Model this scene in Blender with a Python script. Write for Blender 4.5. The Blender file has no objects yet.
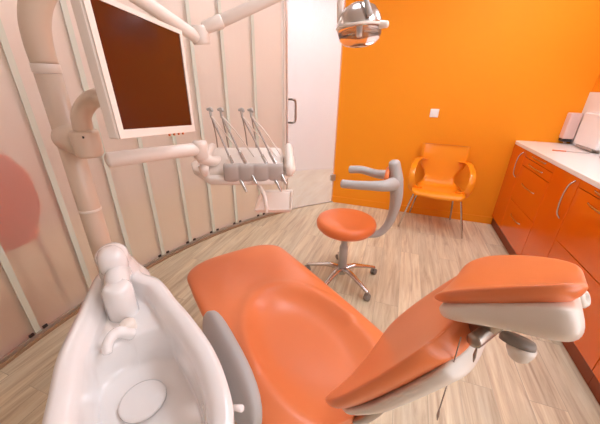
import bpy, bmesh, math, random
from mathutils import Vector, Matrix
random.seed(7)
SC = bpy.context.scene
COL = SC.collection
PI = math.pi
R_ = math.radians

# ---------------------------------------------------------------- materials
def lin(h):
    h = h.lstrip('#')
    c = [int(h[i:i+2], 16)/255 for i in (0, 2, 4)]
    return tuple((x/12.92 if x <= .04045 else ((x+.055)/1.055)**2.4) for x in c) + (1,)

def mat(name, col, rough=.5, metal=0., coat=0., noise=0., nscale=8., bump=0., bscale=200., spec=.5, trans=0., ior=1.45):
    m = bpy.data.materials.new(name); m.use_nodes = True
    nt = m.node_tree; b = nt.nodes['Principled BSDF']
    c = lin(col) if isinstance(col, str) else col
    b.inputs['Base Color'].default_value = c
    b.inputs['Roughness'].default_value = rough
    b.inputs['Metallic'].default_value = metal
    b.inputs['Coat Weight'].default_value = coat
    b.inputs['Coat Roughness'].default_value = .08
    b.inputs['Specular IOR Level'].default_value = spec
    b.inputs['Transmission Weight'].default_value = trans
    b.inputs['IOR'].default_value = ior
    tc = nt.nodes.new('ShaderNodeTexCoord')
    if noise:
        n = nt.nodes.new('ShaderNodeTexNoise'); n.inputs['Scale'].default_value = nscale; n.inputs['Detail'].default_value = 3
        nt.links.new(tc.outputs['Object'], n.inputs['Vector'])
        r = nt.nodes.new('ShaderNodeMapRange')
        r.inputs['To Min'].default_value = 1-noise; r.inputs['To Max'].default_value = 1+noise
        nt.links.new(n.outputs['Fac'], r.inputs['Value'])
        x = nt.nodes.new('ShaderNodeVectorMath'); x.operation = 'SCALE'
        x.inputs[0].default_value = c[:3]
        nt.links.new(r.outputs['Result'], x.inputs['Scale'])
        nt.links.new(x.outputs['Vector'], b.inputs['Base Color'])
    if bump:
        n = nt.nodes.new('ShaderNodeTexNoise'); n.inputs['Scale'].default_value = bscale; n.inputs['Detail'].default_value = 2
        nt.links.new(tc.outputs['Object'], n.inputs['Vector'])
        bp = nt.nodes.new('ShaderNodeBump'); bp.inputs['Strength'].default_value = bump; bp.inputs['Distance'].default_value = .002
        nt.links.new(n.outputs['Fac'], bp.inputs['Height']); nt.links.new(bp.outputs['Normal'], b.inputs['Normal'])
    return m

def emis(name, col, st):
    m = bpy.data.materials.new(name); m.use_nodes = True
    b = m.node_tree.nodes['Principled BSDF']
    b.inputs['Base Color'].default_value = lin(col)
    b.inputs['Emission Color'].default_value = lin(col); b.inputs['Emission Strength'].default_value = st
    return m

def frosted_mat(name, col, clear=.0, trans_rough=.55, w_diff=.35, w_refr=.35):
    m = bpy.data.materials.new(name); m.use_nodes = True
    nt = m.node_tree; nt.nodes.clear(); N = nt.nodes.new; L = nt.links.new
    out = N('ShaderNodeOutputMaterial')
    tl = N('ShaderNodeBsdfTranslucent'); tl.inputs['Color'].default_value = lin(col)
    df = N('ShaderNodeBsdfDiffuse'); df.inputs['Color'].default_value = lin(col)
    gl = N('ShaderNodeBsdfGlass'); gl.inputs['Roughness'].default_value = trans_rough; gl.inputs['IOR'].default_value = 1.12
    gl.inputs['Color'].default_value = lin(col)
    tr = N('ShaderNodeBsdfTransparent')
    gs = N('ShaderNodeBsdfGlossy'); gs.inputs['Roughness'].default_value = .25
    m1 = N('ShaderNodeMixShader'); m1.inputs['Fac'].default_value = w_diff; L(tl.outputs[0], m1.inputs[1]); L(df.outputs[0], m1.inputs[2])
    m2 = N('ShaderNodeMixShader'); m2.inputs['Fac'].default_value = w_refr; L(m1.outputs[0], m2.inputs[1]); L(gl.outputs[0], m2.inputs[2])
    m3 = N('ShaderNodeMixShader'); m3.inputs['Fac'].default_value = clear; L(m2.outputs[0], m3.inputs[1]); L(tr.outputs[0], m3.inputs[2])
    m4 = N('ShaderNodeMixShader'); m4.inputs['Fac'].default_value = .04; L(m3.outputs[0], m4.inputs[1]); L(gs.outputs[0], m4.inputs[2])
    L(m4.outputs[0], out.inputs['Surface'])
    return m

def floor_mat():
    m = bpy.data.materials.new('oak_planks'); m.use_nodes = True
    nt = m.node_tree; b = nt.nodes['Principled BSDF']; N = nt.nodes.new; L = nt.links.new
    tc = N('ShaderNodeTexCoord')
    mp = N('ShaderNodeMapping'); mp.inputs['Rotation'].default_value = (0, 0, PI/2)
    L(tc.outputs['Object'], mp.inputs['Vector'])
    br = N('ShaderNodeTexBrick'); br.offset = .37
    br.inputs['Scale'].default_value = 1; br.inputs['Brick Width'].default_value = 1.25; br.inputs['Row Height'].default_value = .16
    br.inputs['Mortar Size'].default_value = .0016; br.inputs['Mortar Smooth'].default_value = .3
    br.inputs['Color1'].default_value = (0, 0, 0, 1); br.inputs['Color2'].default_value = (1, 1, 1, 1); br.inputs['Mortar'].default_value = (.5, .5, .5, 1)
    L(mp.outputs[0], br.inputs['Vector'])
    # grain: noise stretched along the plank, shifted per plank
    ad = N('ShaderNodeVectorMath'); ad.operation = 'MULTIPLY_ADD'; ad.inputs[1].default_value = (5, 3, 7)
    L(br.outputs['Color'], ad.inputs[0]); L(mp.outputs[0], ad.inputs[2])
    m2 = N('ShaderNodeMapping'); m2.inputs['Scale'].default_value = (2.2, 30, 1); L(ad.outputs[0], m2.inputs['Vector'])
    n1 = N('ShaderNodeTexNoise'); n1.inputs['Scale'].default_value = 1.; n1.inputs['Detail'].default_value = 6; n1.inputs['Roughness'].default_value = .65; n1.inputs['Distortion'].default_value = .6
    L(m2.outputs[0], n1.inputs['Vector'])
    m3 = N('ShaderNodeMapping'); m3.inputs['Scale'].default_value = (1.2, 8, 1); L(ad.outputs[0], m3.inputs['Vector'])
    n2 = N('ShaderNodeTexNoise'); n2.inputs['Scale'].default_value = 1.; n2.inputs['Detail'].default_value = 3; L(m3.outputs[0], n2.inputs['Vector'])
    cr = N('ShaderNodeValToRGB')
    e = cr.color_ramp.elements
    e[0].position = .30; e[0].color = lin('#BBA588'); e[1].position = .70; e[1].color = lin('#EADFC4')
    k = cr.color_ramp.elements.new(.48); k.color = lin('#D8C8A8')
    L(n1.outputs['Fac'], cr.inputs['Fac'])
    mr = N('ShaderNodeMapRange'); mr.inputs['From Min'].default_value = .3; mr.inputs['From Max'].default_value = .7; mr.inputs['To Min'].default_value = .86; mr.inputs['To Max'].default_value = 1.1
    L(n2.outputs['Fac'], mr.inputs['Value'])
    mr2 = N('ShaderNodeMapRange'); mr2.inputs['To Min'].default_value = .92; mr2.inputs['To Max'].default_value = 1.06
    sep = N('ShaderNodeSeparateColor'); L(br.outputs['Color'], sep.inputs[0]); L(sep.outputs[0], mr2.inputs['Value'])
    mu = N('ShaderNodeMath'); mu.operation = 'MULTIPLY'; L(mr.outputs[0], mu.inputs[0]); L(mr2.outputs[0], mu.inputs[1])
    mf = N('ShaderNodeMapRange'); mf.inputs['To Min'].default_value = 1; mf.inputs['To Max'].default_value = .72
    L(br.outputs['Fac'], mf.inputs['Value'])
    mu2 = N('ShaderNodeMath'); mu2.operation = 'MULTIPLY'; L(mu.outputs[0], mu2.inputs[0]); L(mf.outputs[0], mu2.inputs[1])
    sc = N('ShaderNodeVectorMath'); sc.operation = 'SCALE'; L(cr.outputs[0], sc.inputs[0]); L(mu2.outputs[0], sc.inputs['Scale'])
    L(sc.outputs[0], b.inputs['Base Color'])
    b.inputs['Roughness'].default_value = .42
    bp = N('ShaderNodeBump'); bp.inputs['Strength'].default_value = .15; bp.inputs['Distance'].default_value = .001
    L(n1.outputs['Fac'], bp.inputs['Height']); L(bp.outputs[0], b.inputs['Normal'])
    return m

M = dict(
    floor=floor_mat(),
    orange_wall=mat('orange_wall_paint', '#FF9C1C', .62, noise=.015, nscale=3, bump=.05, bscale=90, spec=.3),
    white_wall=mat('white_wall_paint', '#EFE9E4', .7, bump=.05, bscale=90),
    near_wall=mat('warm_grey_wall_paint', '#C4B6A8', .7, bump=.05, bscale=90),
    ceil=mat('ceiling_paint', '#F2EEEA', .8, bump=.04, bscale=60),
    lacquer=mat('orange_lacquer', '#EC680A', .14, coat=.6, noise=.01),
    gap=mat('dark_gap', '#7A2A00', .6, noise=.05),
    kick=mat('kick_board', '#8A3A12', .45, noise=.05),
    counter=mat('white_worktop', '#F6F0EA', .25, noise=.01, nscale=20),
    leather=mat('orange_vinyl', '#E98350', .30, noise=.03, nscale=6, bump=.06, bscale=260),
    seatvinyl=mat('stool_vinyl', '#EC7C44', .34, noise=.02, bump=.05, bscale=260),
    shell=mat('cream_shell', '#E6DACD', .32, noise=.01, coat=.2),
    ceramic=mat('white_ceramic', '#EFE8E4', .09, noise=.005, coat=.6),
    cream=mat('cream_enamel', '#E0C8B2', .34, noise=.02, nscale=3, coat=.15),
    cream2=mat('pale_plastic', '#F2E4D8', .32, noise=.01),
    greypl=mat('grey_plastic', '#B9B3AD', .42, noise=.02),
    greyarm=mat('grey_armrest', '#B5B1AD', .5, noise=.02, bump=.04),
    greysil=mat('grey_silicone', '#B9ABA2', .55, noise=.03),
    chrome=mat('brushed_chrome', '#C9C4BF', .22, 1., noise=.03),
    steel=mat('satin_steel', '#A79C92', .34, 1., noise=.04),
    darkp=mat('dark_plastic', '#3A3432', .45, noise=.05),
    caster=mat('caster_grey', '#857A70', .5, noise=.05),
    screen=mat('screen_painted_reflection', '#4E2012', .14, noise=.03, nscale=2, spec=.6),  # dark screen; reflection of the orange wall painted in as reddish brown
    seam=mat('greenish_glass_edge', '#DCE2D4', .3, noise=.05, nscale=4),
    frosted=frosted_mat('frosted_channel_glass', '#F3E8E0', 0., .33, .35, .72),
    doorglass=frosted_mat('satin_door_glass', '#EFEBF4', .72, .3, .40, .2),
    alu=mat('aluminium', '#C9C3BC', .35, .9, noise=.03),
    wood=mat('threshold_wood', '#A88A6C', .5, noise=.1, nscale=10),
    chairply=mat('orange_ply', '#FF9A1C', .28, noise=.02, coat=.25),
    white=mat('white_plastic', '#F7F4F2', .3, noise=.01),
    pink=mat('pale_pink_plastic', '#F3CFC4', .35, noise=.02),
    blue=mat('blue_display', '#5B6FA8', .3, noise=.05),
    clear=mat('clear_lens', '#FFF2EA', .06, trans=.92, ior=1.2),
    corr_orange=mat('corridor_orange', '#FF5E14', .5, noise=.02),
    brown=mat('brown_cap', '#7A5648', .4, noise=.05),
    lampglow2=emis('corridor_panel_light', '#F0F4FF', 11.),
    lampglow=emis('ceiling_panel_light', '#E6F0FF', 11.5),
)

# ---------------------------------------------------------------- mesh helpers
def link(name, bm, m, parent=None, smooth=True, loc=None, bevel=0., sub=0):
    bmesh.ops.recalc_face_normals(bm, faces=bm.faces)
    me = bpy.data.meshes.new(name); bm.to_mesh(me); bm.free()
    me.materials.append(m)
    if smooth:
        for p in me.polygons: p.use_smooth = True
    o = bpy.data.objects.new(name, me); COL.objects.link(o)
    if parent: o.parent = parent
    if loc: o.location = loc
    if bevel:
        md = o.modifiers.new('bevel', 'BEVEL'); md.width = bevel; md.segments = 3; md.limit_method = 'ANGLE'; md.angle_limit = R_(40)
        wn = o.modifiers.new('wn', 'WEIGHTED_NORMAL'); wn.keep_sharp = False
    if sub:
        md = o.modifiers.new('sub', 'SUBSURF'); md.levels = sub; md.render_levels = sub
    return o

def tag(o, label=None, cat=None, group=None, kind=None):
    if label: o['label'] = label
    if cat: o['category'] = cat
    if group: o['group'] = group
    if kind: o['kind'] = kind
    return o

def empty(name, loc=(0, 0, 0), rz=0., **k):
    o = bpy.data.objects.new(name, None); COL.objects.link(o)
    o.location = loc; o.rotation_euler = (0, 0, rz); o.empty_display_size = .1
    return tag(o, **k)

def bx(bm, x0, x1, y0, y1, z0, z1, mtx=None):
    vs = [bm.verts.new(Vector((x, y, z))) for z in (z0, z1) for x, y in ((x0, y0), (x1, y0), (x1, y1), (x0, y1))]
    if mtx:
        for v in vs: v.co = mtx @ v.co
    for f in ((0, 1, 2, 3), (7, 6, 5, 4), (0, 4, 5, 1), (1, 5, 6, 2), (2, 6, 7, 3), (3, 7, 4, 0)):
        bm.faces.new([vs[i] for i in f])
    return vs

def box(name, x0, x1, y0, y1, z0, z1, m, parent=None, bevel=0., mtx=None):
    bm = bmesh.new(); bx(bm, x0, x1, y0, y1, z0, z1, mtx)
    return link(name, bm, m, parent, smooth=bevel > 0, bevel=bevel)

def rings(bm, rs, cap=True, closed=True):
    V = [[bm.verts.new(p) for p in r] for r in rs]
    n = len(V[0])
    for a, b in zip(V, V[1:]):
        for i in range(n if closed else n-1):
            j = (i+1) % n
            bm.faces.new((a[i], a[j], b[j], b[i]))
    if cap:
        for r in (V[0], V[-1]):
            c = bm.verts.new(sum((v.co for v in r), Vector())/n)
            for i in range(n): bm.faces.new((r[i], r[(i+1) % n], c))
    return V

def spline(pts, k=8):
    P = [Vector(p) for p in pts]
    if len(P) < 3: return P
    Q = [P[0]*2-P[1]]+P+[P[-1]*2-P[-2]]
    out = []
    for i in range(1, len(Q)-2):
        for s in range(k):
            t = s/k
            a, b, c, d = Q[i-1], Q[i], Q[i+1], Q[i+2]
            out.append(.5*((2*b)+(c-a)*t+(2*a-5*b+4*c-d)*t*t+(3*b-a-3*c+d)*t**3))
    out.append(P[-1]); return out

def interp(rs, n):
    if not isinstance(rs, (list, tuple)): return [rs]*n
    out = []
    for i in range(n):
        f = i/(n-1)*(len(rs)-1); a = min(int(f), len(rs)-2); t = f-a
        out.append(rs[a]*(1-t)+rs[a+1]*t)
    return out

def tube(bm, pts, r, seg=14, smooth=8, flat=1., up=None, round_end=True):
    P = spline(pts, smooth) if smooth else [Vector(p) for p in pts]
    Rr = interp(r, len(P))
    rs = []
    prev = None
    for i, p in enumerate(P):
        t = (P[min(i+1, len(P)-1)]-P[max(i-1, 0)]).normalized()
        if prev is None:
            ref = Vector(up) if up else (Vector((0, 0, 1)) if abs(t.z) < .9 else Vector((1, 0, 0)))
        else: ref = prev
        a = (ref-t*ref.dot(t)).normalized(); b = t.cross(a); prev = a
        rs.append((p, t, a, b, Rr[i]))
    out = []
    def ring(p, a, b, rad): return [p+a*math.cos(2*PI*j/seg)*rad*flat+b*math.sin(2*PI*j/seg)*rad for j in range(seg)]
    if round_end:
        p, t, a, b, rad = rs[0]
        for q in (75, 50, 25): out.append(ring(p-t*rad*.5*math.sin(R_(q)), a, b, rad*math.cos(R_(q))))
    for p, t, a, b, rad in rs: out.append(ring(p, a, b, rad))
    if round_end:
        p, t, a, b, rad = rs[-1]
        for q in (25, 50, 75): out.append(ring(p+t*rad*.5*math.sin(R_(q)), a, b, rad*math.cos(R_(q))))
    rings(bm, out)

def tubeo(name, pts, r, m, parent=None, **k):
    bm = bmesh.new(); tube(bm, pts, r, **k); return link(name, bm, m, parent)

def lathe(bm, prof, seg=32, mtx=None):
    rs = [[Vector((r*math.cos(2*PI*j/seg), r*math.sin(2*PI*j/seg), z)) for j in range(seg)] for r, z in prof]
    if mtx: rs = [[mtx @ v for v in r] for r in rs]
    rings(bm, rs)

def latheo(name, prof, m, parent=None, loc=None, seg=32, mtx=None):
    bm = bmesh.new(); lathe(bm, prof, seg, mtx); return link(name, bm, m, parent, loc=loc)

def sgp(x, e): return math.copysign(abs(x)**e, x)

def slab(bm, stations, seg=40, expo=3.2):
    """stations: (centre, wdir, ndir, half width, top thickness, bottom thickness, wing)"""
    rs = []
    for c, w, n, hw, tt, tb, wing in stations:
        ring = []
        for j in range(seg):
            a = 2*PI*j/seg
            x = sgp(math.cos(a), 2/expo); y = sgp(math.sin(a), 2/expo)
            off = wing*abs(x)**2.6
            ring.append(Vector(c)+Vector(w)*(x*hw)+Vector(n)*(y*(tt if y > 0 else tb)+off))
        rs.append(ring)
    rings(bm, rs)

def set_struct(o): o['kind'] = 'structure'; return o

# ================================================================= SETTING
WC = (1.55, .9); WR = 3.45
def wp(th, r=WR): return (WC[0]-r*math.cos(th), WC[1]+r*math.sin(th))

bm = bmesh.new(); bx(bm, -5, 1.62, -2.1, 7.5, -.05, 0); set_struct(link('floor', bm, M['floor'], smooth=False))
bm = bmesh.new(); bx(bm, -5, 1.62, -2.1, 7.5, 2.7, 2.75); set_struct(link('ceiling', bm, M['ceil'], smooth=False))
XR = 1.56; YB = 3.493
set_struct(box('wall_back', -.755, 1.62, YB, YB+.12, 0, 2.7, M['orange_wall']))
# right wall with a daylight window beyond the worktop's near end
bm = bmesh.new()
wy0, wy1, wz0, wz1 = -1.5, 1.5, 1.45, 2.45
bx(bm, XR, XR+.06, wy1, YB, 0, 2.7); bx(bm, XR, XR+.06, -2.1, wy0, 0, 2.7)
bx(bm, XR, XR+.06, wy0, wy1, 0, wz0); bx(bm, XR, XR+.06, wy0, wy1, wz1, 2.7)
set_struct(link('wall_right', bm, M['orange_wall'], smooth=False))
wn = set_struct(empty('window_1', (XR, 0, wz0)))
bm = bmesh.new()
for y in (wy0, -.03, wy1-.05): bx(bm, -.01, .05, y, y+.05, 0, wz1-wz0)
for z in (0, wz1-wz0-.05): bx(bm, -.012, .052, wy0, wy1, z, z+.05)
link('window_frame', bm, M['white'], wn, smooth=False)
set_struct(box('wall_near', -5, 1.62, -2.1, -2.0, 0, 2.7, M['near_wall']))
# baseboard on the orange wall
set_struct(box('baseboard_back', -.755, 1.12, YB-.014, YB, 0, .085, M['orange_wall'], bevel=.004))

# curved glass wall
seams = [-.70, -.61, -.52, -.43, -.34, -.25, -.155, -.061, .0406, .1346, .2132, .2949, .3727, .4544, .5451]
door0, door1 = .640, .848
GH = 2.7
gw = set_struct(empty('wall_left', (WC[0]-WR, WC[1], 0)))
def arc_slab(bm, t0, t1, r0, r1, z0, z1, n=6):
    o = Vector((WC[0]-WR, WC[1], 0))
    rs = []
    for i in range(n+1):
        t = t0+(t1-t0)*i/n
        a = wp(t, r0); b = wp(t, r1)
        rs.append([Vector((a[0], a[1], z0))-o, Vector((b[0], b[1], z0))-o, Vector((b[0], b[1], z1))-o, Vector((a[0], a[1], z1))-o])
    rings(bm, rs)
lims = seams+[door0]
for a, b in zip(lims, lims[1:]):
    bm = bmesh.new(); arc_slab(bm, a+.0045, b-.0045, WR, WR+.012, .035, GH, 5)
    link('glass_panel', bm, M['frosted'], gw, smooth=False)
for s in seams:
    bm = bmesh.new(); arc_slab(bm, s-.0045, s+.0045, WR-.004, WR+.05, .035, GH, 1)
    link('glass_edge', bm, M['seam'], gw, smooth=False)
    bm = bmesh.new()
    for d in (-.011, .011): arc_slab(bm, s+d-.0035, s+d+.0035, WR-.012, WR-.003, .034, .052, 1)
    link('bottom_clip', bm, M['darkp'], gw, smooth=False)
bm = bmesh.new(); arc_slab(bm, seams[0], door0, WR-.016, WR+.06, 0, .034, 60)
link('bottom_track', bm, M['alu'], gw, smooth=False)
bm = bmesh.new(); arc_slab(bm, seams[0], door0, WR-.034, WR-.016, 0, .016, 60)
link('threshold', bm, M['wood'], gw, smooth=False)

# curved satin glass door
dr = set_struct(empty('door_1', (WC[0]-WR, WC[1], 0)))
bm = bmesh.new(); arc_slab(bm, door0+.012, door1-.003, WR-.005, WR+.005, .012, GH-.02, 10)
link('door_glass', bm, M['doorglass'], dr, smooth=False)
bm = bmesh.new(); arc_slab(bm, door0, door0+.005, WR-.02, WR+.05, 0, GH, 1)
link('door_jamb', bm, M['cream2'], dr, smooth=False)
bm = bmesh.new(); arc_slab(bm, door0+.009, door0+.013, WR-.012, WR+.012, .012, GH, 1)
link('door_edge_strip', bm, M['alu'], dr, smooth=False)
bm = bmesh.new(); arc_slab(bm, door0, door1, WR-.008, WR+.008, 0, .011, 12)
link('floor_guide', bm, M['alu'], dr, smooth=False)
bm = bmesh.new(); arc_slab(bm, door1-.016, door1+.002, WR-.018, WR+.018, .30, .38, 2)
link('hinge', bm, M['alu'], dr, smooth=False)
hx, hy = wp(door0+.030, WR-.055)
o_ = Vector((WC[0]-WR, WC[1], 0))
ix, iy = wp(door0+.030, WR-.004)
def hpt(t, r, z):
    q = wp(door0+t, r); return Vector((q[0], q[1], z))-o_
hp = [hpt(.018, WR-.004, 1.045), hpt(.026, WR-.04, 1.045), hpt(.034, WR-.045, 1.06), hpt(.036, WR-.045, 1.10), hpt(.036, WR-.045, 1.22), hpt(.034, WR-.045, 1.265), hpt(.026, WR-.04, 1.28), hpt(.018, WR-.004, 1.28)]
tubeo('door_handle', hp, .012, M['steel'], dr, smooth=4)

# corridor beyond the glass
cw = bmesh.new(); rs = []
for i in range(41):
    t = -.85+(2.2)*i/40
    a = wp(t, WR+1.55); b = wp(t, WR+1.62)
    rs.append([Vector((a[0], a[1], 0)), Vector((b[0], b[1], 0)), Vector((b[0], b[1], 2.7)), Vector((a[0], a[1], 2.7))])
rings(cw, rs)
set_struct(link('wall_corridor', cw, M['white_wall'], smooth=False))

# orange armchair in the corridor, seen blurred
wc = empty('waiting_chair', (-2.29, .74, .05), R_(0), label='orange chair blurred behind the frosted glass wall, at the left edge', cat='chair')
bm = bmesh.new()
slab(bm, [((.16+.02*k*0, -.30+.06*j, .74), (0, 0, 1), (1, 0, 0), .27*min(1, (1-(abs(j-5)/5.6)**6)), .035, .035, 0) for k in (0,) for j in range(11)])
link('backrest', bm, M['corr_orange'], wc)
bm = bmesh.new()
slab(bm, [((-.06, -.30+.06*j, .45), (1, 0, 0), (0, 0, 1), .24*min(1, (1-(abs(j-5)/5.6)**6)), .04, .04, 0) for j in range(11)])
link('seat', bm, M['corr_orange'], wc)
for sx in (-.24, .12):
    for sy in (-.25, .25): tubeo('leg', [(sx, sy, .42), (sx*1.1, sy*1.05, -.05)], .011, M['chrome'], wc, smooth=0, round_end=False)

# ceiling light panels
for i, (x, y) in enumerate(((-.40, 1.75), (.95, 2.60), (.95, 1.25))):
    t = empty('ceiling_light', (x, y, 2.7), label='square ceiling light panel above the treatment room', cat='ceiling light', group='ceiling light panels')
    box('frame', -.32, .32, -.32, .32, -.012, -.001, M['white'], t, bevel=.003)
    box('diffuser', -.29, .29, -.29, .29, -.016, -.0125, M['lampglow'], t)
for i, (th) in enumerate((-.25, .15, .55, .9)):
    x, y = wp(th, WR+.8)
    t = empty('corridor_light', (x, y, 2.7), th*-1, label='square ceiling light panel above the corridor', cat='ceiling light', group='corridor light panels')
    box('frame', -.32, .32, -.32, .32, -.012, -.001, M['white'], t, bevel=.003)
    box('diffuser', -.29, .29, -.29, .29, -.016, -.0125, M['lampglow2'], t)

# wall switch
sw = empty('light_switch', (.298, YB, 1.17), label='small square white switch plate on the orange wall above the visitor chair', cat='switch')
box('plate', -.042, .042, -.008, 0, -.042, .042, M['white'], sw, bevel=.003)
box('rocker', -.026, .026, -.012, -.008, -.026, .026, M['white'], sw, bevel=.002)

# ================================================================= CABINETS
XF = 1.105          # door faces
def bow(bm, y0, z0, y1, z1, out=.028, r=.005):
    ym, zm = (y0+y1)/2, (z0+z1)/2
    tube(bm, [(0, y0, z0), (-out*.75, y0*.85+y1*.15, z0*.85+z1*.15), (-out, ym, zm), (-out*.75, y0*.15+y1*.85, z0*.15+z1*.85), (0, y1, z1)], r, seg=10, smooth=5)
def cabinet(name, y0, y1, fronts, label):
    t = empty(name, (XF, y0, 0), label=label, cat='cabinet', group='orange base cabinets')
    D = XR-XF
    bm = bmesh.new(); bx(bm, .019, D-.002, .001, y1-y0-.001, .10, .912); link('body', bm, M['gap'], t, smooth=False)
    box('kick_board', .018, .034, .001, y1-y0-.001, .001, .10, M['kick'], t)
    for kind, z0, z1, h in fronts:
        f = box(kind, 0, .0185, .0025, y1-y0-.0025, z0+.0025, z1-.0025, M['lacquer'], t, bevel=.002)
        hb = bmesh.new()
        if h[0] == 'v': bow(hb, h[1]-y0, h[2], h[1]-y0, h[3], .034, .006)
        else: bow(hb, h[1]-y0, h[3], h[2]-y0, h[3], .018, .0055)
        hh = link('handle', hb, M['chrome'], f)
cabinet('base_cabinet', 3.16, YB-.002, [('door', .10, .912, ('v', 3.20, .64, .88))], 'narrow orange gloss cabinet with one door, against the orange wall corner')
cabinet('base_cabinet', 2.56, 3.16, [('drawer', .10, .44, ('h', 2.77, 3.01, .33)), ('drawer', .44, .775, ('h', 2.72, 3.0, .635)), ('drawer', .775, .852, ('h', 2.71, 3.0, .815)), ('drawer', .852, .912, ('h', 2.71, 2.98, .888))], 'orange gloss cabinet with a stack of four drawers')
cabinet('base_cabinet', 2.20, 2.56, [('door', .10, .912, ('v', 2.25, .62, .885))], 'orange gloss cabinet with one tall door and long bowed handle')
cabinet('base_cabinet', 1.45, 2.20, [('drawer', .10, .485, ('h', 1.75, 1.95, .40)), ('drawer', .485, .86, ('h', 1.72, 2.04, .81)), ('drawer', .86, .912, ('h', 1.72, 2.03, .89))], 'orange gloss cabinet with wide drawers beyond the headrest')
cabinet('base_cabinet', .70, 1.45, [('drawer', .10, .485, ('h', 1.0, 1.2, .40)), ('drawer', .485, .86, ('h', .97, 1.29, .81)), ('drawer', .86, .912, ('h', .97, 1.28, .89))], 'orange gloss cabinet at the near right edge, partly cut off')
bm = bmesh.new()
out = [(1.095, .70), (1.095, 3.44), (1.100, 3.47), (1.115, 3.488), (1.14, YB-.001), (XR-.001, YB-.001), (XR-.001, .70)]
rings(bm, [[Vector((x, y, z)) for x, y in out] for z in (.9135, .945)])
tag(link('worktop', bm, M['counter'], smooth=True, bevel=.005), 'white worktop with a rounded corner on the orange cabinets', 'worktop')
tag(box('backsplash', XR-.012, XR-.0005, .7, YB-.001, .946, 1.405, M['counter'], bevel=.002), 'white splashback panel on the wall behind the worktop', 'splashback')

# things on the worktop
t = empty('soap_dispenser', (1.487, YB, .965), label='pale pink wall dispenser with dark underside in the corner above the worktop', cat='dispenser')
bm = bmesh.new(); bx(bm, -.045, .045, -.085, 0, .03, .262); link('body', bm, M['pink'], t, bevel=.012)
bm = bmesh.new(); bx(bm, -.04, .04, -.078, -.002, .004, .03); link('base', bm, M['darkp'], t, bevel=.006)
bm = bmesh.new(); lathe(bm, [(.008, -.012), (.011, -.008), (.011, .004), (.007, .004)], 16, Matrix.Translation((.0, -.05, 0))); link('nozzle', bm, M['pink'], t)
t = empty('towel_dispenser', (XR-.0125, 3.15, .955), label='white boxy towel dispenser against the splashback, right of the pink dispenser', cat='dispenser')
bm = bmesh.new(); bx(bm, -.052, 0, -.19, .18, .02, .29); link('body', bm, M['white'], t, bevel=.015)
bm = bmesh.new(); bx(bm, -.046, -.01, -.13, .13, .0, .0195); link('outlet', bm, M['greysil'], t, bevel=.004)
t = empty('spatula', (1.25, 2.99, .9455), R_(-8), label='thin spatula with an orange handle lying on the worktop', cat='tool')
tubeo('handle', [(-.02, 0, .006), (.07, 0, .006)], [.0055, .0045], M['leather'], t, smooth=0)
tubeo('blade', [(.072, 0, .005), (.22, 0, .005)], [.003, .006], M['greysil'], t, smooth=0, flat=.5)
t = empty('round_tin', (1.50, 2.80, .9455), label='small round brown-lidded tin at the right edge of the worktop', cat='tin')
latheo('body', [(.036, 0), (.038, .003), (.038, .016), (.036, .018)], M['steel'], t)
latheo('lid', [(.0395, .0182), (.040, .02), (.040, .027), (.036, .030), (.0, .0305)], M['brown'], t)

# ================================================================= VISITOR CHAIR
vc = empty('visitor_chair', (.45, 3.19, 0), R_(-5), label='orange moulded visitor chair with looped arms and chrome legs against the wall', cat='chair')
prof = [(-.245, .405), (-.24, .428), (-.215, .446), (-.16, .452), (-.06, .440), (.05, .430), (.12, .436), (.165, .462), (.185, .51), (.197, .57), (.208, .64), (.218, .71), (.228, .78), (.238, .85), (.241, .862)]
half = [.215, .235, .245, .245, .235, .215, .190, .160, .148, .165, .215, .232, .232, .236, .230]
P = spline([(0, a, b) for a, b in prof], 4); H_ = interp(half, len(P))
bm = bmesh.new(); rs = []
for i, p in enumerate(P):
    t_ = (P[min(i+1, len(P)-1)]-P[max(i-1, 0)]).normalized(); nn = Vector((0, -t_.z, t_.y))
    up = p.z > .6
    ring = []
    for sgn in (1, -1):
        for k in range(13):
            x = (-1+2*k/12)*sgn
            q = p+Vector((x*H_[i], 0, 0))+nn*(.0055*sgn)
            q.y += (-.035*x*x if up else 0)*min(1, (p.z-.6)/.15)
            if not up and p.z < .5: q.z += .012*x*x
            ring.append(q)
    rs.append(ring)
rings(bm, rs); link('shell', bm, M['chairply'], vc)
for s in (-1, 1):
    bm = bmesh.new()
    tube(bm, [(s*.185, .19, .70), (s*.235, .13, .712), (s*.258, .02, .700), (s*.270, -.10, .672), (s*.272, -.165, .60), (s*.262, -.175, .515), (s*.232, -.15, .452), (s*.18, -.12, .440)],
         [.05, .036, .027, .026, .028, .034, .045, .05], seg=16, smooth=6, flat=.18, up=(s*.25, -.1, 1))
    link('armrest', bm, M['chairply'], vc)
for x0, y0, x1, y1 in ((-.215, -.17, -.315, -.185), (.215, -.17, .315, -.18), (-.17, .12, -.235, .27), (.17, .12, .215, .27)):
    tubeo('leg', [(x0*.6, y0*.9, .424), (x0*.95, y0, .418), (x0+.1*(x1-x0), y0+.1*(y1-y0), .385), (x1, y1, .006)], .0095, M['chrome'], vc, smooth=4, seg=12)

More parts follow.
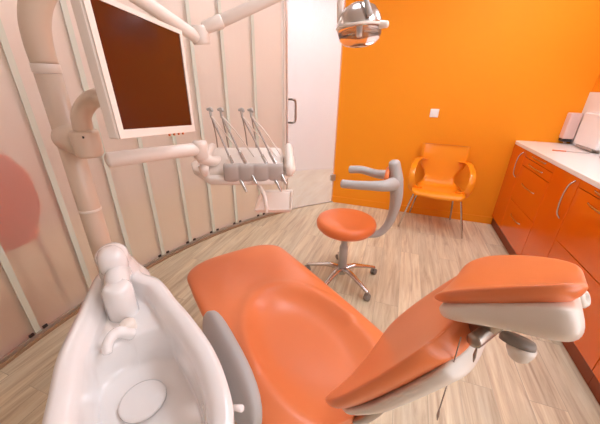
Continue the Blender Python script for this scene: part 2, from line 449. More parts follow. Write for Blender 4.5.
# ================================================================= STOOL
st = empty('dental_stool', (-.285, 1.885, 0), 0, label='round orange swivel stool with grey wraparound arms and five star chrome base', cat='stool')
latheo('seat', [(.0, .452), (.16, .450), (.190, .454), (.213, .480), (.217, .508), (.208, .530), (.180, .542), (.10, .545), (0, .544)], M['seatvinyl'], st, seg=48)
latheo('seat_plate', [(.0, .435), (.11, .435), (.115, .449), (0, .449)], M['greypl'], st)
latheo('gas_column', [(.0, .06), (.033, .06), (.033, .30), (.030, .31), (.024, .312), (.024, .36), (.026, .365), (.026, .434), (0, .434)], M['greypl'], st, seg=24)
for k in range(5):
    a = R_(-38+72*k); c, s = math.cos(a), math.sin(a)
    tubeo('leg', [(c*.02, s*.02, .105), (c*.10, s*.10, .112), (c*.2, s*.2, .09), (c*.285, s*.285, .066)], [.027, .023, .018, .015], M['chrome'], st, seg=12, flat=.75)
    cs = empty('caster', (c*.287, s*.287, 0), a); cs.parent = st
    bpy.data.objects.remove(cs)
    bm = bmesh.new()
    for sd in (-1, 1):
        mt = Matrix.Translation((c*.287, s*.287, .026)) @ Matrix.Rotation(a+.6, 4, 'Z') @ Matrix.Translation((0, sd*.013, 0)) @ Matrix.Rotation(PI/2, 4, 'X')
        lathe(bm, [(.0, -.008), (.022, -.008), (.0255, -.004), (.0255, .004), (.022, .008), (0, .008)], 20, mt)
    tube(bm, [(c*.287, s*.287, .024), (c*.287, s*.287, .07)], .009, seg=10, smooth=0)
    link('caster', bm, M['caster'], st)
# grey bracket, arms and small back pad
bm = bmesh.new()
tube(bm, [(.06, .0, .44), (.16, .0, .438), (.235, .01, .455), (.285, .02, .52), (.312, .03, .62), (.316, .035, .74), (.295, .035, .86), (.272, .035, .965)],
     [.024, .028, .031, .036, .044, .056, .066, .050], seg=18, flat=.72, up=(-1, 0, .3))
link('back_bracket', bm, M['greypl'], st)
for s, zt in ((-1, -.005), (1, .02)):
    bm = bmesh.new()
    tube(bm, [(.290, .03, .83), (.272, .03+s*.07, .845), (.235, .03+s*.125, .848), (.15, .03+s*.147, .845), (.05, .03+s*.145, .842+zt), (-.03, .03+s*.138, .838+zt)],
         [.048, .044, .036, .030, .028, .028], seg=16)
    link('armrest', bm, M['greypl'], st)
bm = bmesh.new()
slab(bm, [((.252-.02*(1-abs(j-4)/4)*0-.012, .035+.022*(j-4), .87), (0, 0, 1), (-1, 0, 0), .062*math.sqrt(max(.05, 1-((j-4)/4.3)**4)), .018, .012, 0) for j in range(9)])
link('back_pad', bm, M['seatvinyl'], st)

# ================================================================= DENTAL CHAIR
TH = R_(-37.7)
U0, N0 = -.75, .49
cu, su = math.cos(TH), math.sin(TH)
chair = empty('dental_chair', (U0*cu-N0*su, U0*su+N0*cu, 0), TH, label='orange dental patient chair with cream shells and a grey armrest', cat='dental chair')
def L_(u, n, z): return Vector((u-U0, n-N0, z))
# seat and leg cushion
bm = bmesh.new()
XL = [-1, -.995, -.98, -.96, -.93]+[-.9+1.8*q/44 for q in range(45)]+[.93, .96, .98, .995]
XS = [(x, True) for x in XL]+[(-x, False) for x in XL]
NU = 90; u0, u1 = -1.495, -.36
def ztop(u, n):
    dn = (n-N0)/.2
    r = math.sqrt(((u+.66)/.30)**2+((n-N0)/.185)**2)
    z = .508-.052/(1+r**7)
    r2 = math.sqrt(((u+.66)/.36)**2+((n-N0)/.225)**2)
    z += .019*math.exp(-((r2-1.0)/.13)**2)*(1 if u < -.66 else .4)
    f = max(0, (-1.12-u)/.36); z -= .012*f*f
    return z
rs = []
for i in range(NU+1):
    s = -math.cos(PI*i/NU)       # dense at both ends
    u = (u0+u1)/2+(u1-u0)/2*s
    # plan outline
    d0 = max(0, u-u0); e0 = min(1, d0/.17); k = (1-(1-e0)**2.6)**(1/2.6)
    e1 = min(1, max(0, u1-u)/.10); k2 = (1-(1-e1)**2.5)**(1/2.5)
    hw = .296*min(k, k2)+.004
    hw *= 1-.03*max(0, (-1.1-u)/.37)
    th_ = .10*(min(1, .25+.75*min(k, k2)))
    cen = N0-.014*min(1, max(0, (-.7-u)/.5))
    ring = []
    for x, top in XS:
        y = (max(0, 1-abs(x)**5))**(1/2.6)*(1 if top else -1)
        n = cen+x*hw
        edge = (1-abs(y)) if y > 0 else 0
        if y >= 0: z = ztop(u, n)-(1-y)*.045-(1-min(k, 1))*.05
        else: z = ztop(u, n)*0+.46-.05*abs(y)*min(1, k2+.2)-(1-min(k, 1))*.02
        ring.append(L_(u, n, z))
    rs.append(ring)
rings(bm, rs); link('seat_cushion', bm, M['leather'], chair)
bm = bmesh.new()
slab(bm, [(L_(-1.36+.10*j, N0, .395), (0, 1, 0), (0, 0, 1), .245*math.sqrt(max(.08, 1-((j-5)/5.4)**6)), .022, .03, 0) for j in range(11)])
link('seat_shell', bm, M['shell'], chair)
# base: lifting arm, plinth
bm = bmesh.new(); slab(bm, [(L_(-.98+.09*j, N0, .05), (0, 1, 0), (0, 0, 1), .20*math.sqrt(max(.1, 1-((j-4)/4.3)**4)), .045, .048, 0) for j in range(9)])
link('base_plinth', bm, M['shell'], chair)
bm = bmesh.new(); tube(bm, [L_(-.72, N0, .08), L_(-.66, N0, .22), L_(-.62, N0, .38)], [.15, .12, .14], seg=28, smooth=5, flat=.8, up=(1, 0, 0))
link('lift_column', bm, M['shell'], chair)

# backrest
near = [(-.358, .295, .695), (-.29, .30, .80), (-.235, .325, .90), (-.192, .36, .985), (-.178, .390, 1.015)]
far = [(-.485, .695, .600), (-.405, .695, .765), (-.328, .68, .905), (-.270, .65, 1.0), (-.230, .62, 1.052)]
Pn, Pf = spline([L_(*p) for p in near], 8), spline([L_(*p) for p in far], 8)
bst, sst = [], []
nn_ = len(Pn)
for i in range(nn_):
    a, b = max(i-1, 0), min(i+1, nn_-1)
    c = (Pn[i]+Pf[i])/2; t_ = ((Pn[b]+Pf[b])/2-(Pn[a]+Pf[a])/2).normalized()
    wv = (Pf[i]-Pn[i]); hw = wv.length/2; wv.normalize()
    n_ = t_.cross(wv).normalized()
    if n_.z < 0: n_ = -n_
    f = i/(nn_-1)
    e = max(0, min(1, (f+.02)/.20, (1.02-f)/.10)); k = max(0, 1-(1-e)**2.4)**(1/2.4)
    bst.append((c-n_*.030, wv, n_, hw*(.45+.55*k)+.004, .010*k+.002, .040*k+.002, .024*k))
    g = max(0, min(1, f/.35))
    e = max(0, min(1, (f+.02)/.20, (.93-f)/.14)); k = max(.02, 1-(1-e)**2.4)**(1/2.4)
    if f < .95: sst.append((c-n_*(.062+.010*g)*1+t_*.004, wv, n_, hw*(.40+.50*k), .018*k, (.010+.018*g)*k+.002, .014*k))
bm = bmesh.new(); slab(bm, bst, 48, 3.0); link('back_cushion', bm, M['leather'], chair)
bm = bmesh.new(); slab(bm, sst, 48, 3.0); link('back_shell', bm, M['shell'], chair)
bm = bmesh.new(); tube(bm, [L_(-.46, .495, .40), L_(-.36, .495, .46), L_(-.30, .495, .60), L_(-.26, .50, .76)], [.05, .045, .04, .03], seg=20, flat=.5, up=(1, 0, .3))
link('back_hinge', bm, M['steel'], chair)

# headrest
hc = Vector((-.138, .512, 1.130)); t_ = Vector((.14, 0, .085)).normalized(); wv2 = Vector((-.045, .22, -.048)).normalized()
n_ = t_.cross(wv2).normalized()
if n_.z < 0: n_ = -n_
hst, hs2 = [], []
for i in range(33):
    s = -math.cos(PI*i/32)
    k = max(0, 1-abs(s)**(3. if s < 0 else 2.5))**(1/2.2); k = max(k, .06)
    c = L_(*(hc+t_*(.103*s)))
    wv2 = Vector((-.045, .22, -.045-.022*s)).normalized(); n_ = t_.cross(wv2).normalized(); dz = Vector((0, 0, -.012+.004*s+.010*(1-s*s)))
    c = c+dz
    lip = .016*max(0, s)**3+.004*max(0, -s)**2
    hst.append((c+n_*(lip-.012), wv2, n_, .118*((.60 if s < 0 else .42)+(.40 if s < 0 else .58)*k)-(.006*max(0, -s)**2), .013*k+.001, .022*k+.002, .024*k))
    c2 = L_(*(hc+t_*(.096*s-.004)))+dz; k = max(.06, (1-abs(s)**5)**(1/2.6))
    hs2.append((c2-n_*(.028), wv2, n_, .110*((.60 if s < 0 else .52)+(.40 if s < 0 else .48)*k)-(.006*max(0, -s)**2), .016*k+.001, (.034+.015*s)*k+.001, .008*k))
bm = bmesh.new(); slab(bm, hst, 48, 2.8); link('headrest_cushion', bm, M['leather'], chair)
bm = bmesh.new(); slab(bm, hs2, 48, 3.8); link('headrest_shell', bm, M['shell'], chair)
bm = bmesh.new(); tube(bm, [L_(-.185, .515, .96), L_(-.155, .515, .99), L_(-.125, .515, 1.065)], [.020, .022, .022], seg=18)
tube(bm, [L_(-.135, .46, 1.015), L_(-.135, .57, 1.005)], .013, seg=18, smooth=0); link('headrest_hinge', bm, M['steel'], chair)
mt = Matrix.Translation(L_(-.080, .45, 1.070)) @ Matrix.Rotation(R_(158), 4, 'X') @ Matrix.Rotation(R_(10), 4, 'Y')
latheo('adjust_disc', [(0, -.008), (.021, -.008), (.023, -.004), (.023, .002), (0, .002)], M['caster'], chair, mtx=mt)
latheo('adjust_knob', [(0, .0025), (.019, .0025), (.018, .010), (.012, .022), (.006, .026), (0, .026)], M['shell'], chair, mtx=mt @ Matrix.Translation((.006, 0, 0)))
for s in (-1, 1):
    mt = Matrix.Translation(L_(-.058, .505+s*.045, 1.135-s*.008)) @ Matrix.Rotation(R_(60), 4, 'Y')
    latheo('end_cap', [(0, -.018), (.010, -.018), (.014, -.010), (.015, .010), (.011, .015), (.007, .015), (.006, .010), (0, .010)], M['shell'], chair, mtx=mt)
# armrest, grey slab on the near side
bm = bmesh.new()
ast = []
for j in range(17):
    f = j/16; s = -math.cos(PI*f)
    k = max(.15, (1-abs(s)**3.2)**(1/2.2) if abs(s) < 1 else 0)
    ast.append((L_(-.660+.225*s, .165, .600), Vector((0, .25, .97)), Vector((0, -.97, .25)), .090*k*(1+.06*s), .028*(.4+.6*k), .026*(.4+.6*k), 0))
slab(bm, ast, 36, 3.0); link('armrest', bm, M['greyarm'], chair)
tubeo('armrest_bracket', [L_(-.62, .18, .55), L_(-.60, .24, .43), L_(-.60, .32, .41)], .018, M['greypl'], chair)

# bib clip chain hanging from behind the headrest
bibp = [L_(-.144, .425, 1.035), L_(-.142, .424, .98), L_(-.140, .422, .92), L_(-.138, .42, .855)]
rt = Matrix.Rotation(TH, 4, 'Z')
def W_(v): return rt @ v + chair.location
bp0 = W_(bibp[0])
bib = empty('bib_chain', bp0, 0, label='thin metal bib chain with two clips hanging below the headrest', cat='chain')

# ================================================================= DENTAL UNIT: column, basin
UX, UY = -1.185, .745
unit = empty('dental_unit', (UX, UY, 0), 0, label='white dental unit with cuspidor basin, cup filler and tall cream column', cat='dental unit')
def A(x, y, z): return Vector((x-UX, y-UY, z))
outer = [(-.35, .08), (-.45, .075), (-.545, .125), (-.636, .200), (-.712, .265), (-.765, .326), (-.812, .385), (-.868, .455), (-.925, .525), (-.945, .575), (-.925, .625), (-.87, .645), (-.80, .612), (-.725, .605), (-.655, .575), (-.600, .545), (-.499, .497), (-.380, .430), (-.296, .365), (-.238, .30), (-.215, .225), (-.235, .145), (-.285, .10)]
def closed_spline(pts, k=5):
    n = len(pts); out_ = []
    for i in range(n):
        a, b, c, d = [Vector(pts[(i+q) % n]) for q in (-1, 0, 1, 2)]
        for s in range(k):
            t = s/k
            out_.append(.5*((2*b)+(c-a)*t+(2*a-5*b+4*c-d)*t*t+(3*b-a-3*c+d)*t**3))
    return out_
O = closed_spline([(x, y, 0) for x, y in outer], 7)
NO = len(O)
cen = Vector((-.52, .33, 0)); cen2 = Vector((-.535, .325, 0))
def inset(d):
    res = []
    for i in range(NO):
        t = (O[(i+1) % NO]-O[i-1]).normalized(); nrm = Vector((t.y, -t.x, 0))
        if nrm.dot(cen-O[i]) < 0: nrm = -nrm
        res.append(O[i]+nrm*d)
    return res
def lift(pts, z): return [A(p.x, p.y, z) for p in pts]
def toward(pts, c, f): return [c+(p-c)*f for p in pts]
I1, I2 = inset(.016), inset(.032)
def bowlpt(p, f, z): return None
rs = []
body_c = Vector((-.60, .37, 0))
for f, z in ((.70, .002), (.72, .06), (.74, .25), (.80, .45), (.90, .60), (.97, .70), (1.0, .765)): rs.append(lift(toward(O, body_c, f), z))
rs += [lift(O, .79), lift(toward(O, cen, .995), .798), lift(I1, .803), lift(I2, .799)]
I3 = inset(.044)
rs.append(lift(I3, .793)); I3 = inset(.052); rs.append(lift(I3, .775))
# inside: shelf at the rear, deep bowl at the front
dc = Vector((-.52, .31, 0))
def bowl_z(p):
    r = math.sqrt(((p.x-dc.x)**2+(p.y-dc.y)**2))
    s = (p-dc).dot(Vector((-.73, .68, 0)))          # toward the spout
    ridge = 1/(1+math.exp(-(r-.155)/.005)) if s > -.3 else 1
    side = 1/(1+math.exp(-(s-.01)/.012))
    zb = .650+.75*r*r
    zs = .752
    z = zb*(1-ridge*side)+max(zs, zb)*ridge*side
    return min(z, .768)
for f in [.985-.0225*q for q in range(43)]:
    pts = toward(I3, cen2, f)
    wall = max(0, (f-.90)/.10); wall = wall*wall*(3-2*wall)
    rs.append([A(p.x, p.y, bowl_z(p)*(1-wall)+.775*wall if f > .90 else bowl_z(p)) for p in pts])
bm = bmesh.new(); rings(bm, rs); link('cuspidor_basin', bm, M['ceramic'], unit)
latheo('drain_cover', [(0, 0), (.050, 0), (.056, .004), (.056, .010), (.050, .013), (0, .014)], M['ceramic'], unit, loc=A(-.535, .322, .652), seg=36)
# stalk with rounded head, cup filler block
bm = bmesh.new()
tube(bm, [A(-.885, .600, .74), A(-.880, .590, .79), A(-.868, .575, .85), A(-.855, .560, .89)], [.085, .066, .050, .048], seg=28)
link('filler_stalk', bm, M['ceramic'], unit)
bm = bmesh.new()
slab(bm, [(A(-.850-.0, .555, .832+.013*j), (.54, .84, 0), (.84, -.54, 0), .043*k_, .044*k_, .044*k_, 0) for j, k_ in enumerate((.8, .95, 1, 1, .98, .92, .75, .35))], 36, 2.8)
link('filler_head', bm, M['ceramic'], unit)
latheo('cup_filler', [(0, -.01), (.040, -.01), (.043, -.004), (.042, .06), (.040, .095), (.030, .106), (0, .108)], M['ceramic'], unit, loc=A(-.745, .475, .755), seg=32)
tubeo('cup_filler_neck', [A(-.85, .565, .82), A(-.80, .52, .835), A(-.755, .483, .83)], [.04, .038, .034], M['ceramic'], unit)
latheo('water_knob', [(0, 0), (.020, 0), (.022, .006), (.021, .026), (.015, .033), (0, .034)], M['cream2'], unit, loc=A(-.672, .428, .752), seg=24)
tubeo('rinse_spout', [A(-.655, .42, .750), A(-.668, .40, .772), A(-.672, .38, .776), A(-.665, .358, .770), A(-.655, .345, .758)], [.018, .017, .015, .014, .012], M['ceramic'], unit)
mt = Matrix.Translation(A(-.265, .352, .73)) @ Matrix.Rotation(R_(70), 4, 'Y') @ Matrix.Rotation(0, 4, 'X')
latheo('side_button', [(0, -.01), (.008, -.01), (.008, .012), (.006, .015), (0, .015)], M['ceramic'], unit, mtx=mt, seg=20)
# column
latheo('column', [(0, .0), (.11, .0), (.11, .03), (.06, .06), (.041, .12), (.040, .92), (.039, 1.44), (0, 1.441)], M['cream'], unit, seg=40)
latheo('column_collar', [(0, 1.442), (.040, 1.442), (.0415, 1.445), (.0415, 1.468), (.040, 1.471), (0, 1.471)], M['cream2'], unit, seg=40)
latheo('column_ring', [(.0402, .925), (.0412, .927), (.0412, .934), (.0402, .936)], M['cream2'], unit, seg=40)
bm = bmesh.new()
tube(bm, [A(-1.185, .745, 1.471), A(-1.187, .746, 1.53), A(-1.178, .752, 1.60), A(-1.15, .77, 1.67), A(-1.10, .81, 1.735), A(-1.04, .86, 1.765)], [.039, .040, .042, .042, .040, .037], seg=28, round_end=False)
link('column_bend', bm, M['cream'], unit)
# clamp carrying the tray arm and the screen bracket
bm = bmesh.new()
for q in range(1): tube(bm, [A(-1.18, .745, 1.225), A(-1.10, .715, 1.225), A(-1.06, .705, 1.225)], [.052, .050, .046], seg=28, smooth=4)
lathe(bm, [(0, 1.178), (.036, 1.178), (.043, 1.188), (.044, 1.215), (.044, 1.258), (.041, 1.266), (0, 1.268)], 32, Matrix.Translation(A(-1.022, .698, 0)))
link('column_clamp', bm, M['cream'], unit)
bm = bmesh.new(); lathe(bm, [(0, -.003), (.004, -.003), (.004, .001), (0, .001)], 12, Matrix.Translation(A(-.990, .668, 1.25)) @ Matrix.Rotation(R_(90), 4, 'X')); link('clamp_screw', bm, M['darkp'], unit)

# ================================================================= MONITOR
mon = empty('monitor', (-.875, .60, 1.25), 0, label='flat screen monitor with cream bezel and dark screen with painted reddish reflection, on a hooked bracket', cat='monitor')
def Mo(x, y, z): return Vector((x+.875, y-.60, z-1.25))
TL, TR, BR, BL = [Vector(p) for p in ((-.745, .586, 1.622), (-.79, .975, 1.590), (-.785, .970, 1.242), (-.742, .596, 1.272))]
mz = (TR-TL).cross(BL-TL).normalized()
if mz.x < 0: mz = -mz
def quadbox(bm, q, n, d0, d1, ins=0.):
    c = sum(q, Vector())/4
    qq = [c+(p-c)*(1-ins) for p in q]
    rings(bm, [[p+n*d0-Vector((-.875, .60, 1.25)) for p in qq], [p+n*d1-Vector((-.875, .60, 1.25)) for p in qq]])
def qpt(a, b): # a across, b down
    return TL.lerp(TR, a).lerp(BL.lerp(BR, a), b)
bm = bmesh.new(); quadbox(bm, [TL, TR, BR, BL], mz, -.034, 0); link('housing', bm, M['cream2'], mon, bevel=.006)
def bar(a0, a1, b0, b1):
    quadbox(bm, [qpt(a0, b0), qpt(a1, b0), qpt(a1, b1), qpt(a0, b1)], mz, .0005, .005)
bm = bmesh.new()
bar(.006, .055, .006, .994); bar(.955, .994, .006, .994); bar(.055, .955, .006, .045); bar(.055, .955, .925, .994)
link('bezel', bm, M['cream2'], mon, smooth=False)
bm = bmesh.new(); quadbox(bm, [qpt(.055, .045), qpt(.955, .045), qpt(.955, .925), qpt(.055, .925)], mz, .0003, .002); link('screen', bm, M['screen'], mon, smooth=False)
bm = bmesh.new()
for k in range(4):
    p = qpt(.60+.07*k, .997)+mz*-.004-Vector((-.875, .60, 1.25)); tube(bm, [p, p-Vector((0, 0, .006))], .004, seg=8, smooth=0)
link('buttons', bm, M['leather'], mon)
bm = bmesh.new()
tube(bm, [Mo(-1.022, .698, 1.272), Mo(-1.018, .703, 1.315), Mo(-1.0, .722, 1.352), Mo(-.96, .735, 1.372), Mo(-.90, .725, 1.368), Mo(-.825, .70, 1.362)], .029, seg=22, smooth=8)
link('bracket', bm, M['cream'], mon)

# ================================================================= TRAY ARM AND CONSOLE
ex, ey = .92, .39
CO = (-.70, 1.23, 0)
cons = empty('instrument_console', CO, math.atan2(ey, ex), label='cream instrument delivery console on a swivel arm, with four whip arms and a small tray', cat='console')
ci = Matrix.Rotation(-math.atan2(ey, ex), 4, 'Z')
def Cw(x, y, z): return ci @ Vector((x-CO[0], y-CO[1], z))
bm = bmesh.new(); tube(bm, [Cw(-.985, .735, 1.160), Cw(-.93, .84, 1.160), Cw(-.82, 1.02, 1.160)], [.028, .028, .027], seg=20, smooth=0); link('swivel_arm', bm, M['cream2'], cons)
bm = bmesh.new(); j0 = Cw(-.815, 1.03, 0)
lathe(bm, [(0, 1.115), (.024, 1.115), (.031, 1.122), (.032, 1.180), (.028, 1.192), (0, 1.194)], 28, Matrix.Translation((j0.x, j0.y, 0))); link('arm_joint', bm, M['cream2'], cons)
bm = bmesh.new(); tube(bm, [(j0.x, j0.y, 1.12), (j0.x+.03, j0.y+.06, 1.09), (-.14, .02, 1.07)], [.026, .024, .024], seg=16); link('joint_link', bm, M['cream2'], cons)
# console body: low wedge
def loftbox(bm, secs, expo=4, seg=32):
    # secs: (e, b centre, z centre, half depth, half height, tilt)
    rs = []
    for e, b, z, hd, hh, tl in secs:
        r = []
        for j in range(seg):
            a = 2*PI*j/seg
            y = sgp(math.cos(a), 2/expo)*hd; q = sgp(math.sin(a), 2/expo)*hh
            r.append(Vector((e, b+y*math.cos(tl)-q*math.sin(tl), z+y*math.sin(tl)+q*math.cos(tl))))
        rs.append(r)
    rings(bm, rs)
bm = bmesh.new()
tl = R_(24)
loftbox(bm, [(-.19, 0, 1.06, .05, .012, tl), (-.185, 0, 1.06, .09, .028, tl), (-.165, 0, 1.06, .105, .034, tl), (.14, 0, 1.06, .105, .034, tl), (.165, 0, 1.06, .10, .032, tl), (.175, 0, 1.06, .06, .018, tl)])
link('body', bm, M['cream2'], cons)
# underside pan with pointed left end
bm = bmesh.new()
loftbox(bm, [(-.275, .03, 1.05, .03, .010, 0), (-.25, .01, 1.035, .075, .018, 0), (-.16, -.01, 1.012, .12, .026, .05), (.16, -.01, 1.012, .125, .026, .05), (.2, 0, 1.025, .10, .02, 0), (.215, 0, 1.03, .05, .01, 0)])
link('lower_pan', bm, M['cream2'], cons)
box('display', -.235, -.175, -.035, .045, 1.051, 1.055, M['white'], cons, bevel=.001)
box('display_window', -.228, -.182, -.028, -.012, 1.0555, 1.0575, M['blue'], cons)
# end grips
for s, e0 in ((-1, -.185), (1, .205)):
    bm = bmesh.new()
    tube(bm, [(e0, -.10, 1.035), (e0, -.115, 1.065), (e0, -.06, 1.095), (e0, .03, 1.12), (e0, .09, 1.125)], [.018, .022, .020, .020, .018], seg=14)
    link('end_grip', bm, M['cream2'], cons)
bm = bmesh.new(); tube(bm, [(.205, -.06, 1.045), (.205, .07, 1.065)], .03, seg=18, smooth=0); link('end_knob', bm, M['cream2'], cons)
# grey silicone holder pad along the front with scallops
bm = bmesh.new(); rs = []
for i in range(49):
    e = -.095+.27*i/48
    sc = .005*abs(math.sin(PI*4*i/48))**.7
    r = []
    for j in range(20):
        a = 2*PI*j/20
        r.append(Vector((e, -.112-sc+sgp(math.cos(a), .6)*.022, 1.045+sgp(math.sin(a), .6)*.042-.0*sc)))
    rs.append(r)
rings(bm, rs); link('holder_pad', bm, M['greysil'], cons)
# small tray below on a bent tube
bm = bmesh.new(); tube(bm, [(.03, -.04, 1.0), (.055, -.10, .985), (.085, -.165, .955), (.095, -.185, .91), (.095, -.185, .875)], .0095, seg=14); link('tray_tube', bm, M['cream2'], cons)
bm = bmesh.new()
sk = lambda e, b, z: Vector((e+.10*(b+.17)*.55, b, z))
def skr(e0, e1, b0, b1, z): return [sk(e0, b0, z), sk(e1, b0, z), sk(e1, b1, z), sk(e0, b1, z)]
rings(bm, [skr(.05, .205, -.185, .07, .872), skr(.04, .215, -.195, .08, .892), skr(.046, .209, -.189, .074, .892), skr(.054, .201, -.181, .066, .880)])
link('small_tray', bm, M['cream2'], cons, bevel=.003)
# whips and handpieces
tips = [(-.17, 1.305), (-.12, 1.305), (-.022, 1.305), (.022, 1.305)]
ends = [(.005, .965), (.055, 1.0), (.165, .968), (.19, 1.0)]
labs = ['slim metal dental handpiece hanging on the console, leftmost of four', 'slim metal dental handpiece on the console, second from the left', 'slim metal dental handpiece on the console, third from the left', 'slim metal dental handpiece hanging on the console, rightmost of four']
base_e = [-.155, -.10, -.005, .04]
for k in range(4):
    te, tz = tips[k]; ee, ez = ends[k]
    bm = bmesh.new(); tube(bm, [(base_e[k], .075, 1.12), (te+.012, .07, 1.20), (te, .055, tz-.01)], .0032, seg=10); link('whip_arm', bm, M['steel'], cons)
    bm = bmesh.new()
    tube(bm, [(te-.012, .055, tz), (te+.004, .055, tz+.003), (te+.012, .05, tz-.006)], [.006, .0085, .006], seg=12)
    tube(bm, [(te, .055, tz-.002), (te+.004, .052, tz-.034)], .006, seg=12, smooth=0)
    link('whip_head', bm, M['greypl'], cons)
    r0 = ci.inverted()
    S = Vector((te+.005, .047, tz-.030)); Ed = Vector((ee, -.155, ez))
    mid = S.lerp(Ed, .52)+Vector((0, -.012, 0)); up_ = S.lerp(Ed, .25)+Vector((0, -.004, .002))
    org = r0 @ Ed + Vector(CO)
    h = empty('dental_handpiece', org, math.atan2(ey, ex), label=labs[k], cat='dental handpiece', group='handpieces on the console')
    def Hq(v): return v-Ed
    bm = bmesh.new(); tube(bm, [Hq(mid), Hq(mid.lerp(Ed, .45)), Hq(mid.lerp(Ed, .8)), Hq(Ed)], [.0080, .0085, .0070, .0050], seg=14); link('body', bm, M['chrome'], h)
    bm = bmesh.new(); tube(bm, [Hq(S), Hq(up_), Hq(mid)], .0048, seg=10); link('hose', bm, M['greysil'], h)
    bm = bmesh.new(); tube(bm, [Hq(S+Vector((.004, -.004, 0))), Hq(S.lerp(Ed, .3)+Vector((.02, .03, .01))), Hq(Vector((ee-.02, -.02, 1.098)))], .0036, seg=8); link('return_hose', bm, M['cream2'], h)

# ================================================================= LAMP
JX, JY, JZ = -.90, 1.235, 1.605
lamp = empty('dental_lamp', (JX, JY, JZ), 0, label='dental operating lamp with chrome housing and clear shield on a jointed cream arm', cat='lamp')
def Lp(x, y, z): return Vector((x-JX, y-JY, z-JZ))
bm = bmesh.new(); tube(bm, [Lp(-1.02, .875, 1.765), Lp(-.985, .99, 1.705), Lp(-.905, 1.21, 1.602)], [.034, .026, .025], seg=22, smooth=0); link('lower_arm', bm, M['cream2'], lamp)
bm = bmesh.new(); lathe(bm, [(0, -.028), (.034, -.028), (.038, -.02), (.038, .035), (.032, .045), (0, .046)], 28, Matrix.Rotation(R_(8), 4, 'X')); link('elbow_joint', bm, M['cream2'], lamp)
bm = bmesh.new(); tube(bm, [Lp(-.88, 1.24, 1.640), Lp(-.82, 1.28, 1.668)], [.024, .029], seg=20, smooth=0); tube(bm, [Lp(-.82, 1.28, 1.668), Lp(-.40, 1.545, 1.885)], [.025, .023], seg=20, smooth=0); link('upper_arm', bm, M['cream2'], lamp)
HX, HY, HZ = -.255, 1.55, 1.658
bm = bmesh.new(); tube(bm, [Lp(-.40, 1.545, 1.885), Lp(-.34, 1.56, 1.915), Lp(-.28, 1.56, 1.90), Lp(-.262, 1.56, 1.85)], [.022, .02, .018, .018], seg=16); link('arm_end', bm, M['cream2'], lamp)
for s, m_ in ((-1, 'cream2'), (1, 'greypl')):
    bm = bmesh.new()
    if s < 0: tube(bm, [(HX-JX, HY-JY, 1.86-JZ), (HX-.07-JX, HY-.01-JY, 1.84-JZ), (HX-.095-JX, HY-.02-JY, 1.77-JZ), (HX-.085-JX, HY-.03-JY, 1.672-JZ)], [.014, .013, .012, .014], seg=14)
    else: tube(bm, [(HX-JX, HY-JY, 1.86-JZ), (HX+.0-JX, HY-.04-JY, 1.83-JZ), (HX+.03-JX, HY-.09-JY, 1.755-JZ), (HX+.055-JX, HY-.10-JY, 1.695-JZ)], [.013, .012, .010, .013], seg=14)
    link('yoke_arm', bm, M[m_], lamp)
mt = Matrix.Translation((HX-JX, HY-JY, HZ-JZ)) @ Matrix.Rotation(R_(-4), 4, 'Y')
bm = bmesh.new(); lathe(bm, [(.102, -.002), (.106, .004), (.106, .012), (.101, .030), (.090, .058), (.068, .086), (.036, .102), (0, .106)], 44, mt)
link('housing', bm, M['chrome'], lamp)
bm = bmesh.new(); lathe(bm, [(.100, -.002), (.099, -.020), (.090, -.044), (.068, -.062), (.035, -.070), (0, -.072)], 44, mt)
link('shield', bm, M['clear'], lamp)
bm = bmesh.new(); lathe(bm, [(.104, .003), (.107, .003), (.1085, .006), (.1085, .011), (.106, .013), (.102, .013)], 44, mt)
link('rim', bm, M['cream2'], lamp)
bm = bmesh.new(); tube(bm, [(HX+.09-JX, HY-.03-JY, HZ+.012-JZ), (HX+.125-JX, HY-.04-JY, HZ+.010-JZ)], [.017, .014], seg=14, smooth=0); link('grip', bm, M['cream2'], lamp)
bm = bmesh.new(); lathe(bm, [(.008, -.022), (.011, -.020), (.012, -.002), (.008, .0)], 20, mt); link('bulb', bm, M['white'], lamp)

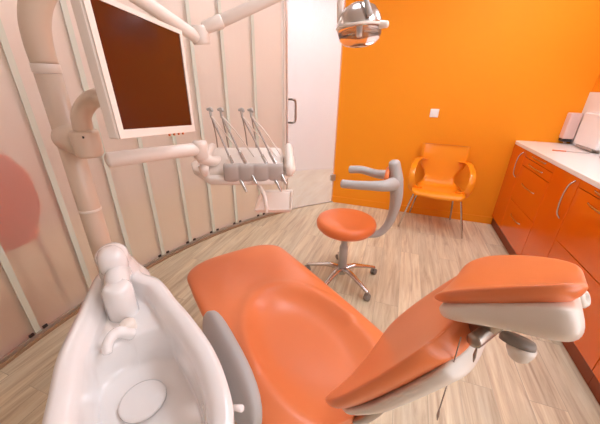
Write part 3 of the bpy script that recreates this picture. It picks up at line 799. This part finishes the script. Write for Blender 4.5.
# bib chain geometry (local to its empty)
def Bq(v): return W_(v)-bp0
bm = bmesh.new()
pc = [Bq(p) for p in bibp]
for i, p in enumerate(spline(pc, 10)[:-1]):
    bmesh.ops.create_icosphere(bm, subdivisions=1, radius=.0016, matrix=Matrix.Translation(p))
tube(bm, pc, .0010, seg=6)
link('chain', bm, M['steel'], bib)
def clip(p, name='clip'):
    bm = bmesh.new()
    tube(bm, [p, p+Vector((.0, -.002, -.014)), p+Vector((.001, -.003, -.026))], [.0025, .0042, .0015], seg=8, flat=.6)
    link(name, bm, M['steel'], bib)
clip(pc[-1]); clip(Bq(L_(-.118, .425, 1.035)))

# ================================================================= CAMERA
f_px = 284.7; yw, pt, rl = R_(-18.86), R_(24.05), R_(-1.04)
sy, cy, sp, cp, sr, cr = math.sin(yw), math.cos(yw), math.sin(pt), math.cos(pt), math.sin(rl), math.cos(rl)
fwd = Vector((sy*cp, cy*cp, -sp)); right = Vector((cy, -sy, 0)); down = fwd.cross(right)
Rv = right*cr+down*sr; Dv = right*-sr+down*cr
cam_d = bpy.data.cameras.new('camera'); cam = bpy.data.objects.new('camera', cam_d); COL.objects.link(cam)
cam_d.sensor_width = 36; cam_d.sensor_fit = 'HORIZONTAL'; cam_d.lens = f_px/600*36; cam_d.clip_start = .02
mw = Matrix((( Rv.x, -Dv.x, -fwd.x, 0), (Rv.y, -Dv.y, -fwd.y, 0), (Rv.z, -Dv.z, -fwd.z, 1.42), (0, 0, 0, 1)))
cam.matrix_world = mw
SC.camera = cam

# ================================================================= LIGHT
w = bpy.data.worlds.new('world'); SC.world = w; w.use_nodes = True
bg = w.node_tree.nodes['Background']; bg.inputs['Color'].default_value = lin('#F4F6FF'); bg.inputs['Strength'].default_value = 1.6
la = bpy.data.lights.new('window_daylight', 'AREA'); la.shape = 'RECTANGLE'; la.size = 2.9; la.size_y = .95; la.energy = 22; la.color = (.90, .95, 1)
lo = bpy.data.objects.new('window_daylight', la); COL.objects.link(lo)
lo.location = (XR-.03, 0, (wz0+wz1)/2); lo.rotation_euler = (0, R_(90), 0)
SC.view_settings.view_transform = 'Standard'; SC.view_settings.look = 'None'; SC.view_settings.gamma = 1
SC.view_settings.use_curve_mapping = False
SC.view_settings.exposure = .30
